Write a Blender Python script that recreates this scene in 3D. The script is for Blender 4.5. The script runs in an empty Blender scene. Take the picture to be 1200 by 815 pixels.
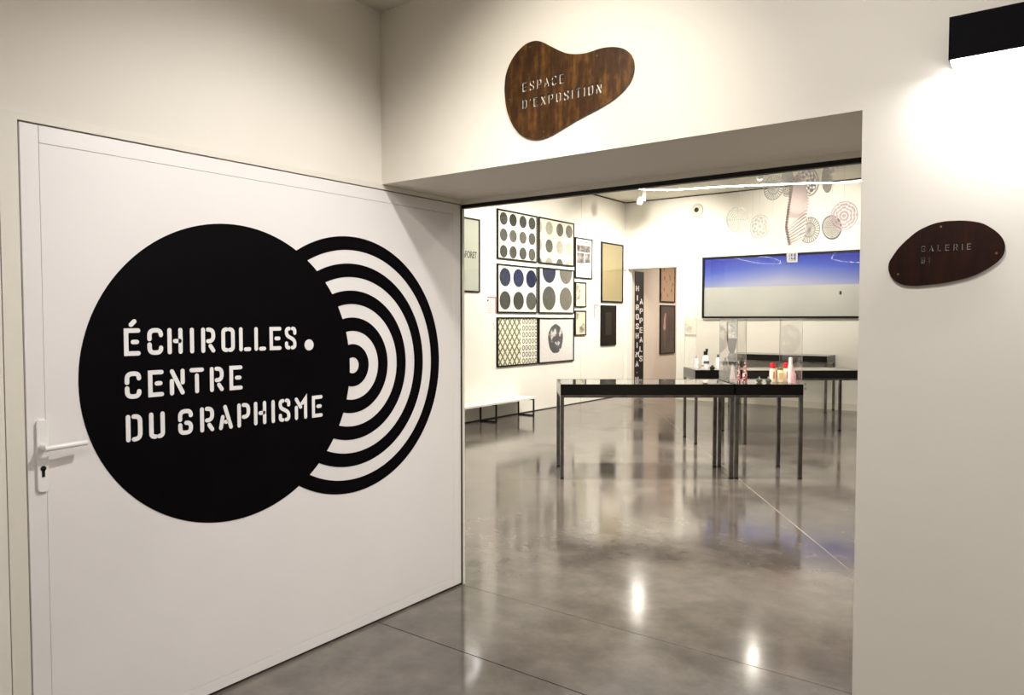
import bpy, bmesh, math, random
from mathutils import Vector, Matrix
random.seed(7)
D = bpy.data
SC = bpy.context.scene
COL = SC.collection
R = math.radians

# ------------------------------------------------------------------ camera, world, light, exposure
cam_d = D.cameras.new('camera'); cam = D.objects.new('camera', cam_d); COL.objects.link(cam)
cam_d.sensor_width = 36; cam_d.lens = 865.4 / 1200 * 36; cam_d.clip_start = 0.05
cam.location = (0, 0, 1.5); cam.rotation_euler = (R(90 - 2.2227), 0, R(36.435))
SC.camera = cam
world = D.worlds.new('world'); SC.world = world; world.use_nodes = True
world.node_tree.nodes['Background'].inputs[0].default_value = (0.9, 0.95, 1, 1)
world.node_tree.nodes['Background'].inputs[1].default_value = 0.05
SC.view_settings.view_transform = 'Standard'; SC.view_settings.look = 'None'
SC.view_settings.exposure = 0.95; SC.view_settings.gamma = 1.0; SC.view_settings.use_curve_mapping = False

def aim(o, target):
    o.rotation_euler = (Vector(target) - Vector(o.location)).to_track_quat('-Z', 'Y').to_euler()
def spot(name, loc, target, power, angle, blend=0.6, radius=0.05, col=(1, .95, .87)):
    l = D.lights.new(name, 'SPOT'); l.energy = power; l.spot_size = R(angle); l.spot_blend = blend
    l.shadow_soft_size = radius; l.color = col
    o = D.objects.new(name, l); COL.objects.link(o); o.location = loc; aim(o, target); return o
def area(name, loc, target, power, sx, sy, col=(1, .95, .87)):
    l = D.lights.new(name, 'AREA'); l.shape = 'RECTANGLE'; l.size = sx; l.size_y = sy; l.energy = power; l.color = col
    o = D.objects.new(name, l); COL.objects.link(o); o.location = loc; aim(o, target); return o
WARM = (1, .93, .82); NEUT = (1, .965, .93)
# foyer
spot('foyer_sign_spot', (-1.35, 1.25, 2.93), (-1.60, 2.547, 2.10), 42, 75, 0.9, 0.04, WARM)
spot('foyer_door_spot', (-1.0, 1.93, 2.93), (-2.671, 1.72, 1.05), 74, 92, 0.9, 0.05, NEUT)
spot('foyer_wall_spot', (-0.5, 0.73, 2.93), (-0.8, 2.6, 1.2), 42, 108, 0.9, 0.05, NEUT)
area('foyer_fill_area', (0.2, -0.6, 2.96), (0.2, -0.6, 0), 26, 1.8, 1.8, (1, .95, .94))  # unseen fill light added above the camera to brighten the foyer
# gallery: track spots on the ceiling, plus one fill spot for the hanging discs
spot('gallery_spot_a', (-4.3, 8.4, 3.6), (-6.82, 8.6, 1.9), 200, 80, 0.9, 0.06, WARM)
spot('gallery_spot_b', (-4.3, 9.8, 3.6), (-6.82, 10.2, 1.9), 200, 80, 0.9, 0.06, WARM)
spot('gallery_spot_c', (-4.5, 11.4, 3.6), (-6.82, 12.0, 1.9), 200, 80, 0.9, 0.06, WARM)
spot('gallery_spot_d', (-3.46, 10.62, 3.50), (-3.4, 12.95, 2.9), 210, 75, 0.9, 0.06, WARM)
spot('gallery_spot_e', (-2.53, 10.68, 3.48), (-2.8, 12.95, 2.4), 130, 90, 0.9, 0.06, WARM)
spot('gallery_spot_f', (-3.0, 6.4, 3.6), (-2.6, 7.2, 0.6), 220, 100, 0.9, 0.06, WARM)
spot('gallery_spot_g', (-1.8, 8.2, 3.6), (-2.6, 9.0, 0.8), 220, 100, 0.9, 0.06, WARM)
spot('gallery_spot_h', (-4.4, 5.2, 3.6), (-4.0, 5.5, 0.0), 260, 130, 0.9, 0.06, WARM)
spot('gallery_spot_i', (-1.2, 5.0, 3.6), (-1.2, 5.2, 0.0), 240, 130, 0.9, 0.06, WARM)
spot('gallery_spot_j', (-5.4, 10.9, 3.6), (-5.6, 12.95, 2.2), 160, 90, 0.9, 0.06, WARM)
spot('mobile_fill_spot', (-2.7, 7.5, 3.65), (-2.55, 9.3, 2.9), 45, 60, 0.9, 0.06, WARM)  # added, unseen: brightens the hanging discs from the front
spot('gallery_spot_l', (-5.83, 11.60, 3.47), (-5.6, 11.2, 0), 42, 150, 0.6, 0.05, WARM)
spot('gallery_spot_m', (-3.46, 10.62, 3.47), (-3.4, 10.3, 0), 36, 150, 0.6, 0.05, WARM)
# room beyond the doorway
area('back_room_panel', (-5.2, 15.0, 2.85), (-5.4, 15.0, 0), 42, 1.0, 1.0, (1, .90, .82))

# ------------------------------------------------------------------ helpers
def lin(c):
    return tuple((x / 12.92 if x <= .04045 else ((x + .055) / 1.055) ** 2.4) for x in c)
def hexc(h):
    h = h.lstrip('#'); return lin(tuple(int(h[i:i + 2], 16) / 255 for i in (0, 2, 4)))
def shade(h, f): return tuple(c * f ** 2.2 for c in hexc(h))
class NT:
    def __init__(s, name):
        s.m = D.materials.new(name); s.m.use_nodes = True
        s.t = s.m.node_tree; s.b = s.t.nodes['Principled BSDF']; s.out = s.t.nodes['Material Output']
    def n(s, typ, **kw):
        x = s.t.nodes.new(typ)
        for k, v in kw.items(): setattr(x, k, v)
        return x
    def l(s, a, b): s.t.links.new(a, b)
    def ramp(s, fac, stops):
        r = s.n('ShaderNodeValToRGB'); e = r.color_ramp.elements
        e[0].position, e[0].color = stops[0][0], (*stops[0][1], 1)
        e[1].position, e[1].color = stops[-1][0], (*stops[-1][1], 1)
        for p, c in stops[1:-1]:
            k = e.new(p); k.color = (*c, 1)
        s.l(fac, r.inputs[0]); return r
    def noise(s, scale, detail=3, rough=.5, vec=None):
        x = s.n('ShaderNodeTexNoise'); x.inputs['Scale'].default_value = scale
        x.inputs['Detail'].default_value = detail; x.inputs['Roughness'].default_value = rough
        if vec is None:
            tc = s.n('ShaderNodeTexCoord'); vec = tc.outputs['Object']
        s.l(vec, x.inputs['Vector']); return x
    def mapped(s, scale, which='Object', loc=(0, 0, 0), rot=(0, 0, 0)):
        tc = s.n('ShaderNodeTexCoord'); mp = s.n('ShaderNodeMapping')
        mp.inputs['Scale'].default_value = scale; mp.inputs['Location'].default_value = loc; mp.inputs['Rotation'].default_value = rot
        s.l(tc.outputs[which], mp.inputs[0]); return mp.outputs[0]
def plain(name, col, rough=.5, metal=0, var=0.06, scale=30, bump=0.0, spec=.5, coat=0):
    t = NT(name); b = t.b
    b.inputs['Roughness'].default_value = rough; b.inputs['Metallic'].default_value = metal
    b.inputs['Specular IOR Level'].default_value = spec; b.inputs['Coat Weight'].default_value = coat
    b.inputs['Coat Roughness'].default_value = .03
    nz = t.noise(scale)
    lo = tuple(max(0, c * (1 - var)) for c in col); hi = tuple(min(1, c * (1 + var)) for c in col)
    r = t.ramp(nz.outputs['Fac'], [(.3, lo), (.7, hi)]); t.l(r.outputs[0], b.inputs['Base Color'])
    if bump:
        bp = t.n('ShaderNodeBump'); bp.inputs['Strength'].default_value = bump; bp.inputs['Distance'].default_value = .002
        n2 = t.noise(scale * 6); t.l(n2.outputs['Fac'], bp.inputs['Height']); t.l(bp.outputs[0], b.inputs['Normal'])
    return t.m
def emit(name, col, st):
    t = NT(name); b = t.b
    b.inputs['Base Color'].default_value = (*col, 1); b.inputs['Emission Color'].default_value = (*col, 1)
    b.inputs['Emission Strength'].default_value = st; return t.m
def glassy(name, tint=(1, 1, 1), refl=1.0, ior=1.45, haze=0.0):
    t = NT(name); t.t.nodes.remove(t.b)
    tr = t.n('ShaderNodeBsdfTransparent'); tr.inputs[0].default_value = (*tint, 1)
    gl = t.n('ShaderNodeBsdfGlossy'); gl.inputs['Roughness'].default_value = .02; gl.inputs[0].default_value = (refl, refl, refl, 1)
    ge = t.n('ShaderNodeNewGeometry'); dt = t.n('ShaderNodeVectorMath', operation='DOT_PRODUCT')
    t.l(ge.outputs['Incoming'], dt.inputs[0]); t.l(ge.outputs['Normal'], dt.inputs[1])
    ab = t.n('ShaderNodeMath', operation='ABSOLUTE'); t.l(dt.outputs['Value'], ab.inputs[0])
    om = t.n('ShaderNodeMath', operation='SUBTRACT'); om.inputs[0].default_value = 1; t.l(ab.outputs[0], om.inputs[1])
    pw = t.n('ShaderNodeMath', operation='POWER'); pw.inputs[1].default_value = 5; t.l(om.outputs[0], pw.inputs[0])
    f0 = ((ior - 1) / (ior + 1)) ** 2
    fr = t.n('ShaderNodeMath', operation='MULTIPLY_ADD'); fr.inputs[1].default_value = 1 - f0; fr.inputs[2].default_value = f0; t.l(pw.outputs[0], fr.inputs[0])
    mx = t.n('ShaderNodeMixShader'); t.l(fr.outputs[0], mx.inputs[0]); t.l(tr.outputs[0], mx.inputs[1]); t.l(gl.outputs[0], mx.inputs[2])
    last = mx
    if haze:
        df = t.n('ShaderNodeBsdfDiffuse'); df.inputs[0].default_value = (.9, .9, .88, 1)
        m2 = t.n('ShaderNodeMixShader'); m2.inputs[0].default_value = haze
        t.l(mx.outputs[0], m2.inputs[1]); t.l(df.outputs[0], m2.inputs[2]); last = m2
    t.l(last.outputs[0], t.out.inputs[0]); return t.m
def sheer(name, col, opacity, transl=.5):
    t = NT(name); t.t.nodes.remove(t.b)
    tr = t.n('ShaderNodeBsdfTransparent')
    df = t.n('ShaderNodeBsdfDiffuse'); df.inputs[0].default_value = (*col, 1)
    tl = t.n('ShaderNodeBsdfTranslucent'); tl.inputs[0].default_value = (*col, 1)
    a = t.n('ShaderNodeMixShader'); a.inputs[0].default_value = transl; t.l(df.outputs[0], a.inputs[1]); t.l(tl.outputs[0], a.inputs[2])
    nz = t.noise(14); rp = t.ramp(nz.outputs['Fac'], [(.3, (opacity * .9,) * 3), (.7, (min(1, opacity * 1.05),) * 3)])
    b = t.n('ShaderNodeMixShader'); t.l(rp.outputs[0], b.inputs[0]); t.l(tr.outputs[0], b.inputs[1]); t.l(a.outputs[0], b.inputs[2])
    t.l(b.outputs[0], t.out.inputs[0]); return t.m

class MB:
    """collects pieces of one mesh"""
    def __init__(s): s.v = []; s.f = []; s.mi = []
    def add(s, vs, fs, mi=0):
        o = len(s.v); s.v += [tuple(v) for v in vs]; s.f += [tuple(i + o for i in f) for f in fs]; s.mi += [mi] * len(fs); return s
    def box(s, x0, x1, y0, y1, z0, z1, mi=0):
        return s.add([(x0, y0, z0), (x1, y0, z0), (x1, y1, z0), (x0, y1, z0), (x0, y0, z1), (x1, y0, z1), (x1, y1, z1), (x0, y1, z1)],
                     [(0, 3, 2, 1), (4, 5, 6, 7), (0, 1, 5, 4), (1, 2, 6, 5), (2, 3, 7, 6), (3, 0, 4, 7)], mi)
    def prism_y(s, poly, y0, y1, mi=0):
        """polygon in (x,z), counter-clockwise seen from -y, between y0 (front) and y1"""
        n = len(poly)
        vs = [(x, y0, z) for x, z in poly] + [(x, y1, z) for x, z in poly]
        fs = [tuple(range(n)), tuple(range(2 * n - 1, n - 1, -1))] + [(i, i + n, (i + 1) % n + n, (i + 1) % n) for i in range(n)]
        return s.add(vs, fs, mi)
    def prism_z(s, poly, z0, z1, mi=0):
        n = len(poly)
        vs = [(x, y, z1) for x, y in poly] + [(x, y, z0) for x, y in poly]
        fs = [tuple(range(n)), tuple(range(2 * n - 1, n - 1, -1))] + [(i, i + n, (i + 1) % n + n, (i + 1) % n) for i in range(n)]
        return s.add(vs, fs, mi)
    def lathe(s, prof, n=16, mi=0, cx=0, cy=0, sx=1, sy=1):
        vs = []
        for r, z in prof:
            for k in range(n):
                a = 2 * math.pi * k / n; vs.append((cx + r * sx * math.cos(a), cy + r * sy * math.sin(a), z))
        fs = []
        for i in range(len(prof) - 1):
            for k in range(n):
                fs.append((i * n + k, i * n + (k + 1) % n, (i + 1) * n + (k + 1) % n, (i + 1) * n + k))
        fs.append(tuple(range(n - 1, -1, -1))); fs.append(tuple(range((len(prof) - 1) * n, len(prof) * n)))
        return s.add(vs, fs, mi)
    def tube(s, pts, r, n=8, closed=False, mi=0):
        P = [Vector(p) for p in pts]; m = len(P); vs = []; fs = []
        for i, p in enumerate(P):
            a = P[(i - 1) % m] if (closed or i > 0) else P[i]; b = P[(i + 1) % m] if (closed or i < m - 1) else P[i]
            t = (b - a).normalized(); up = Vector((0, 0, 1)) if abs(t.z) < .95 else Vector((1, 0, 0))
            x = t.cross(up).normalized(); y = x.cross(t)
            for k in range(n):
                q = 2 * math.pi * k / n; vs.append(p + x * (r * math.cos(q)) + y * (r * math.sin(q)))
        for i in range(m if closed else m - 1):
            j = (i + 1) % m
            for k in range(n): fs.append((i * n + k, i * n + (k + 1) % n, j * n + (k + 1) % n, j * n + k))
        if not closed: fs.append(tuple(range(n))[::-1]); fs.append(tuple(range((m - 1) * n, m * n)))
        return s.add(vs, fs, mi)
    def build(s, name, mats, parent=None, loc=None, rot=None, smooth=False, bevel=0):
        me = D.meshes.new(name); me.from_pydata(s.v, [], s.f)
        for m in (mats if isinstance(mats, (list, tuple)) else [mats]): me.materials.append(m)
        for p, i in zip(me.polygons, s.mi): p.material_index = i
        bm = bmesh.new(); bm.from_mesh(me); bmesh.ops.recalc_face_normals(bm, faces=bm.faces)
        if bevel: bmesh.ops.bevel(bm, geom=[e for e in bm.edges if e.is_manifold and e.calc_face_angle(0) > .6], offset=bevel, segments=2, affect='EDGES', profile=.5)
        bm.to_mesh(me); bm.free()
        if smooth:
            for p in me.polygons: p.use_smooth = True
            me.set_sharp_from_angle(angle=R(40))
        o = D.objects.new(name, me); COL.objects.link(o)
        if parent: o.parent = parent
        if loc: o.location = loc
        if rot: o.rotation_euler = rot
        return o
def tag(o, label, cat, group=None):
    o['label'] = label; o['category'] = cat
    if group: o['group'] = group
    return o
def struct(o): o['kind'] = 'structure'; return o
def thing(name, label, cat, loc=(0, 0, 0), rz=0, group=None):
    o = D.objects.new(name, None); COL.objects.link(o); o.location = loc; o.rotation_euler = (0, 0, rz)
    o.empty_display_size = .1
    return tag(o, label, cat, group)

def circ(cx, cy, rx, ry=None, n=40):
    ry = ry or rx
    return [(cx + rx * math.cos(2 * math.pi * k / n), cy + ry * math.sin(2 * math.pi * k / n)) for k in range(n)]
def clip_half(poly, a, b, c):
    """keep a*x+b*y<=c"""
    out = []
    for i in range(len(poly)):
        p, q = poly[i], poly[(i + 1) % len(poly)]
        dp, dq = a * p[0] + b * p[1] - c, a * q[0] + b * q[1] - c
        if dp <= 0: out.append(p)
        if dp * dq < 0:
            t = dp / (dp - dq); out.append((p[0] + t * (q[0] - p[0]), p[1] + t * (q[1] - p[1])))
    return out
def clip_rect(poly, x0, x1, y0, y1):
    for h in ((-1, 0, -x0), (1, 0, x1), (0, -1, -y0), (0, 1, y1)):
        if poly: poly = clip_half(poly, *h)
    return poly

# ---- stencil lettering: every glyph is a list of open strokes in a unit cell (height 1)
def rnd(pts, r=.2, n=6):
    out = [pts[0]]
    for i in range(1, len(pts) - 1):
        p, a, b = Vector(pts[i]), Vector(pts[i - 1]), Vector(pts[i + 1])
        da, db = (a - p), (b - p); q = min(r, da.length * .95 if i == 1 else da.length * .5, db.length * .95 if i == len(pts) - 2 else db.length * .5)
        s, e = p + da.normalized() * q, p + db.normalized() * q
        for k in range(n + 1):
            t = k / n; out.append(tuple(s * (1 - t) ** 2 + p * 2 * t * (1 - t) + e * t * t))
    out.append(pts[-1]); return out
SW = .165
l_, r_, b_, t_, m_ = SW / 2, .6 - SW / 2, SW / 2, 1 - SW / 2, .5
cg = .30
GL = {
 'E': (.6, [[(r_, t_), (l_, t_), (l_, b_), (r_, b_)], [(.33, m_), (r_ - .05, m_)]]),
 'C': (.6, [rnd([(r_, .74), (r_, t_), (l_, t_), (l_, .60)]), rnd([(l_, .39), (l_, b_), (r_, b_), (r_, .26)])]),
 'H': (.6, [[(l_, b_), (l_, t_)], [(r_, b_), (r_, t_)], [(.30, m_), (r_ - .03, m_)]]),
 'I': (.165, [[(l_, b_), (l_, t_)]]),
 'R': (.6, [[(l_, b_), (l_, t_)], rnd([(.29, t_), (r_, t_), (r_, .46), (.29, .46)]), [(.39, .27), (r_, b_)]]),
 'O': (.6, [rnd([(.23, t_), (l_, t_), (l_, b_), (.23, b_)], .17), rnd([(.37, t_), (r_, t_), (r_, b_), (.37, b_)], .17)]),
 'L': (.56, [[(l_, t_), (l_, b_)], [(.30, b_), (.56 - l_, b_)]]),
 'S': (.6, [rnd([(r_, .72), (r_, t_), (.40, t_)], .15), rnd([(.22, t_), (l_, t_), (l_, .62), (r_, .40), (r_, b_), (.38, b_)], .17), rnd([(.20, b_), (l_, b_), (l_, .28)], .15)]),
 'N': (.6, [[(l_, b_), (l_, .55)], [(l_ + .01, t_), (r_ - .01, b_)], [(r_, t_), (r_, .47)]]),
 'T': (.6, [[(l_, t_), (r_, t_)], [(.3, .70), (.3, b_)]]),
 'D': (.6, [[(l_, b_), (l_, t_)], rnd([(.29, t_), (r_, t_), (r_, b_), (.29, b_)])]),
 'U': (.6, [rnd([(l_, t_), (l_, b_), (.23, b_)], .17), rnd([(r_, t_), (r_, b_), (.37, b_)], .17)]),
 'G': (.6, [rnd([(r_, .74), (r_, t_), (l_, t_), (l_, .60)]), rnd([(l_, .39), (l_, b_), (r_, b_), (r_, .46), (.33, .46)], .18)]),
 'A': (.62, [[(.28, t_), (.62 - l_, b_)], [(l_, b_), (.17, .52)], [(.30, .31), (.34, .31)]]),
 'P': (.6, [[(l_, b_), (l_, t_)], rnd([(.29, t_), (r_, t_), (r_, .42), (.29, .42)])]),
 'M': (.66, [[(l_, b_), (l_, .55)], [(l_, t_), (.31, .56)], [(.40, .72), (.58, t_), (.58, b_)]]),
 'X': (.6, [[(l_, t_), (r_, b_)], [(l_, b_), (.20, .33)], [(.40, .67), (r_, t_)]]),
 "'": (.165, [[(l_, t_), (l_, .74)]]),
 'Ø': (.6, [rnd([(.22, t_), (l_, t_), (l_, b_), (.22, b_)], .17), rnd([(.38, t_), (r_, t_), (r_, b_), (.38, b_)], .17), [(.25, .34), (.35, .66)]]),
 '1': (.30, [[(.22, b_), (.22, t_)], [(l_, .80), (l_ + .01, .81)]]),
 ' ': (.3, []),
}
def outline(pts, w, n=6):
    """closed polygon round an open stroke, round caps"""
    P = [Vector(p) for p in pts]; L = []; Rr = []; h = w / 2; m = len(P)
    for i, p in enumerate(P):
        d0 = (P[i] - P[i - 1]).normalized() if i else None
        d1 = (P[i + 1] - P[i]).normalized() if i < m - 1 else None
        if d0 is None or d1 is None:
            d = d1 or d0; nn = Vector((-d.y, d.x)) * h
        else:
            n0, n1 = Vector((-d0.y, d0.x)), Vector((-d1.y, d1.x)); s = (n0 + n1).normalized(); nn = s * (h / max(.35, s.dot(n0)))
        L.append(p + nn); Rr.append(p - nn)
    d = (P[-1] - P[-2]).normalized(); a0 = math.atan2(d.y, d.x) + math.pi / 2
    cap1 = [P[-1] + Vector((math.cos(a0 - math.pi * k / n), math.sin(a0 - math.pi * k / n))) * h for k in range(1, n)]
    d = (P[0] - P[1]).normalized(); a0 = math.atan2(d.y, d.x) + math.pi / 2
    cap0 = [P[0] + Vector((math.cos(a0 - math.pi * k / n), math.sin(a0 - math.pi * k / n))) * h for k in range(1, n)]
    poly = L + cap1 + Rr[::-1] + cap0
    return [tuple(q) for q in poly][::-1]      # counter-clockwise
def glyph(ch, x, y, h, weight=SW):
    return [outline([(x + px * h, y + py * h) for px, py in st], weight * h) for st in GL[ch][1]]
def text_fit(s, x0, x1, y, h, weight=SW):
    ws = [GL[c][0] * h for c in s]; gap = (x1 - x0 - sum(ws)) / (len(s) - 1); out = []; x = x0
    for c, w in zip(s, ws): out += glyph(c, x, y, h, weight); x += w + gap
    return out
def plate_with_cuts(name, outer, holes, th, mat, parent):
    """flat plate (x,z plane) with the letters cut right through it"""
    cu = D.curves.new(name, 'CURVE'); cu.dimensions = '2D'; cu.fill_mode = 'BOTH'; cu.extrude = th / 2
    for poly in [outer] + holes:
        sp = cu.splines.new('POLY'); sp.points.add(len(poly) - 1)
        for pt, (x, y) in zip(sp.points, poly): pt.co = (x, y, 0, 1)
        sp.use_cyclic_u = True
    tmp = D.objects.new('tmp', cu); COL.objects.link(tmp)
    dg = bpy.context.evaluated_depsgraph_get(); me = D.meshes.new_from_object(tmp.evaluated_get(dg))
    D.objects.remove(tmp); D.curves.remove(cu)
    me.transform(Matrix.Rotation(R(90), 4, 'X')); me.materials.clear(); me.materials.append(mat); me.name = name
    o = D.objects.new(name, me); COL.objects.link(o); o.parent = parent; return o

# ------------------------------------------------------------------ materials
M_wall = plain('wall_paint', hexc('#e9e4d9'), .75, var=.012, scale=3, bump=.05)
M_gwall = plain('gallery_wall_paint', hexc('#f2efe6'), .75, var=.01, scale=3, bump=.05)
M_ceil = plain('ceiling_paint', hexc('#d6d2c4'), .85, var=.02, scale=4, bump=.1)
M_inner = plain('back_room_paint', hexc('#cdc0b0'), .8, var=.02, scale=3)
M_trim = plain('trim_paint', hexc('#e4dfd2'), .5, var=.01)
M_door = plain('door_lacquer', hexc('#ece8e6'), .38, var=.01, scale=4)
M_dark = plain('dark_gap', (.012, .011, .010), .7)
M_blackm = plain('black_metal', (.005, .005, .005), .4, var=.1, spec=.3)
M_vinyl = plain('black_vinyl', (.0022, .0018, .0025), .6, var=.15, scale=5, spec=.05)
M_white = plain('white_plastic', hexc('#f0eeea'), .3, var=.01)
M_steel = plain('raw_steel', (.16, .15, .14), .33, .9, var=.35, scale=9)
M_case = plain('black_case', (.005, .0045, .0045), .2, var=.15, spec=.3)
M_frame = plain('black_frame', (.005, .0045, .0045), .35, var=.15, spec=.25)
M_seat = plain('white_seat', hexc('#f4f2ee'), .4, var=.01)
M_pane = glassy('picture_glass', (.985, .985, .98), .6, 1.4)
M_plexi = glassy('clear_acrylic', (.995, .991, .986), .9, 1.22, 0)
M_plexe = sheer('acrylic_edge', (.8, .83, .8), .35)
M_paper = plain('print_paper', hexc('#f3f0e6'), .8, var=.015)
M_led = emit('led_tube', (1, .98, .94), 13)
M_lens = emit('lamp_lens', (1, .95, .86), 30)
M_lampglow = emit('lamp_diffuser', (1, .98, 1), 14)

def concrete():
    t = NT('polished_concrete'); b = t.b
    n1 = t.noise(.9, 6, .6); n2 = t.noise(5, 5, .65); n3 = t.noise(.35, 3, .5)
    mx = t.n('ShaderNodeMath', operation='ADD'); t.l(n1.outputs['Fac'], mx.inputs[0]); t.l(n2.outputs['Fac'], mx.inputs[1])
    hf = t.n('ShaderNodeMath', operation='MULTIPLY'); hf.inputs[1].default_value = .5; t.l(mx.outputs[0], hf.inputs[0])
    r = t.ramp(hf.outputs[0], [(.34, hexc('#4b4642')), (.5, hexc('#615b56')), (.66, hexc('#787169'))])
    t.l(r.outputs[0], b.inputs['Base Color'])
    rr = t.ramp(n1.outputs['Fac'], [(.32, (.07,) * 3), (.52, (.13,) * 3), (.72, (.27,) * 3)])
    t.l(rr.outputs[0], b.inputs['Roughness'])
    b.inputs['Specular IOR Level'].default_value = .75
    bp = t.n('ShaderNodeBump'); bp.inputs['Strength'].default_value = .12; bp.inputs['Distance'].default_value = .01
    t.l(n3.outputs['Fac'], bp.inputs['Height']); t.l(bp.outputs[0], b.inputs['Normal'])
    return t.m
M_floor = concrete()
M_joint = plain('joint_strip', hexc('#a2988a'), .35, var=.45, scale=2.5)

def rust(name, dark, mid, light):
    t = NT(name); b = t.b
    v = t.mapped((9, 9, 1.6)); n1 = t.noise(3.2, 5, .65, v); n2 = t.noise(26, 4, .6)
    mx = t.n('ShaderNodeMath', operation='MULTIPLY_ADD'); mx.inputs[1].default_value = .35
    t.l(n2.outputs['Fac'], mx.inputs[0]); t.l(n1.outputs['Fac'], mx.inputs[2])
    r = t.ramp(mx.outputs[0], [(.45, dark), (.68, mid), (.9, light)]); t.l(r.outputs[0], b.inputs['Base Color'])
    b.inputs['Roughness'].default_value = .42; b.inputs['Metallic'].default_value = .35
    return t.m
M_rust = rust('rusted_steel', hexc('#2a180a'), hexc('#4a2e12'), hexc('#7c5422'))
M_rust2 = rust('dark_rusted_steel', hexc('#180803'), hexc('#240e05'), hexc('#321407'))
M_rust2.node_tree.nodes['Principled BSDF'].inputs['Specular IOR Level'].default_value = .2

# ------------------------------------------------------------------ the setting
XL, YF, YB = -2.671, 2.547, 3.168      # foyer left wall, lintel wall front, its back
GX, GY, GZ = -6.82, 12.95, 3.76        # gallery left wall, back wall, ceiling
XR, XO = 2.6, -0.509                   # foyer right wall, right edge of the opening
CZ = 2.985
# floor: a base with concrete slabs, joints left open between them
fl = struct(MB().box(-7.1, 4.3, -3.2, 17.4, -.10, -.022).build('floor', M_dark))
def slab(poly): MB().prism_z(poly, -.02, 0).build('concrete_slab', M_floor, fl)
def rect(x0, x1, y0, y1): return [(x0, y0), (x1, y0), (x1, y1), (x0, y1)]
g = .003
slab(rect(-7.0, 4.2, -3.1, 2.497)); slab(rect(-7.0, 4.2, 2.503, 3.138))
cu, su = math.cos(R(36.435)), math.sin(R(36.435))
U = Vector((cu, su, 0)); V = Vector((-su, cu, 0))
def W(u, v, z=0): p = U * u + V * v; return (p.x, p.y, z)
p0, p1 = Vector((-5.48, 11.406)), Vector((-.935, 4.658)); dj = (p1 - p0).normalized(); nj = Vector((-dj.y, dj.x)); cj = nj.dot(p0)
qd = dj.dot(Vector(W(1.5, 6.78)[:2]))
for sa in (1, -1):
    for sb in (1, -1):
        po = rect(-7.0, 4.2, 3.1415, 17.3)
        po = clip_half(po, sa * nj.x, sa * nj.y, sa * cj - .0035)
        po = clip_half(po, sb * dj.x, sb * dj.y, sb * qd - .002)
        slab(po)
fpoly = [tuple(p0 + dj * a + nj * b) for a, b in ((-6.5, -.0035), (-6.5, .0035), (9.5, .0035), (9.5, -.0035))]
fpoly = clip_rect(fpoly, -6.9, 4.1, 3.15, 17.2)
MB().prism_z(fpoly, -.02, -.0012).build('joint_strip', M_joint, fl)  # strip paler than the slabs, along the diagonal joint

# foyer
w = MB()
w.box(XL - .15, XL, -3.0, .918, 0, 3.1); w.box(XL - .15, XL, .918, YB, 2.157, 3.1)
struct(w.build('wall_left', M_wall))
w = MB()
w.box(XL - .02, XO, YF, YB, 2.157, 3.9)
w.box(XO, 4.3, YF, YB, 0, 3.9)
struct(w.build('wall_front', M_wall))
struct(MB().box(XR, XR + .15, -3.0, YF, 0, 3.1).build('wall_right', M_wall))
struct(MB().box(XL - .15, XR + .15, -3.15, -3.0, 0, 3.1).build('wall_back', M_wall))
struct(MB().box(XL - .15, XR + .15, -3.0, YF, CZ, CZ + .1).build('ceiling', M_ceil))
# door surround: flat frame boards left of and above the big door
t1 = struct(MB().box(XL - .04, XL + .004, .9195, .972, 0, 2.1562).box(XL - .04, XL + .004, .972, 3.136, 2.133, 2.1562).build('trim_1', M_trim))
MB().box(XL - .15, XL - .05, .918, 3.16, 0, 2.157).build('backing_board', M_dark, t1)
# end of the pocket: black seal and white post
t2 = struct(MB().box(XL - .09, XL + .002, 3.153, YB, 0, 2.134).box(XL - .09, XL + .002, 3.136, YB, 2.134, 2.157).build('trim_2', M_trim))
MB().box(XL - .09, XL - .004, 3.139, 3.153, 0, 2.112).build('seal', M_blackm, t2)
t3 = struct(MB().box(XL + .002, XO, 3.145, YB, 2.131, 2.157).build('trim_3', M_trim))
MB().box(XL - .004, XO, 3.150, YB + .012, 2.111, 2.131).build('black_rail', M_blackm, t3)

# gallery
w = MB(); w.box(GX - .15, GX, YB - .1, 17.3, 0, 3.95)
struct(w.build('wall_far_left', M_gwall))
DX0, DX1, DZ = -6.76, -5.735, 2.472
w = MB(); w.box(GX, DX0, GY, GY + .2, 0, 3.95); w.box(DX0, DX1, GY, GY + .2, DZ, 3.95); w.box(DX1, 4.3, GY, GY + .2, 0, 3.95)
struct(w.build('wall_far_back', M_gwall))
struct(MB().box(4.15, 4.3, YB, GY, 0, 3.95).build('wall_far_right', M_gwall))
struct(MB().box(GX - .15, XL - .095, 3.02, YB, 0, 3.95).build('wall_far_front', M_gwall))
c2 = struct(MB().box(GX - .15, 4.3, YB, GY + .2, GZ, GZ + .15).build('ceiling_far', M_ceil))
struct(MB().box(DX1, 4.15, GY - .018, GY, 0, .112).build('baseboard_back', M_trim))
struct(MB().box(GX, GX + .006, YB, GY, 0, .014).build('floor_shadow_strip', M_dark))  # no real board: dark strip stands in for the shaded gap at the wall foot
s = MB(); s.box(GX + .001, GX + .03, YB, GY - .03, GZ - .016, GZ - .001); s.box(GX + .03, 4.1, GY - .03, GY - .001, GZ - .016, GZ - .001)
struct(s.build('ceiling_shadow_strip', plain('shadow_gap', (.05, .045, .04), .8)))  # dark colour stands in for shade in the slot between ceiling and walls
s = MB(); s.box(GX, GX + .003, 11.30, 11.304, .02, 3.74); s.box(GX, GX + .003, 7.9, 7.904, .02, 3.74)
struct(s.build('trim_5', plain('panel_joint', hexc('#cfc9ba'), .8)))
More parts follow.
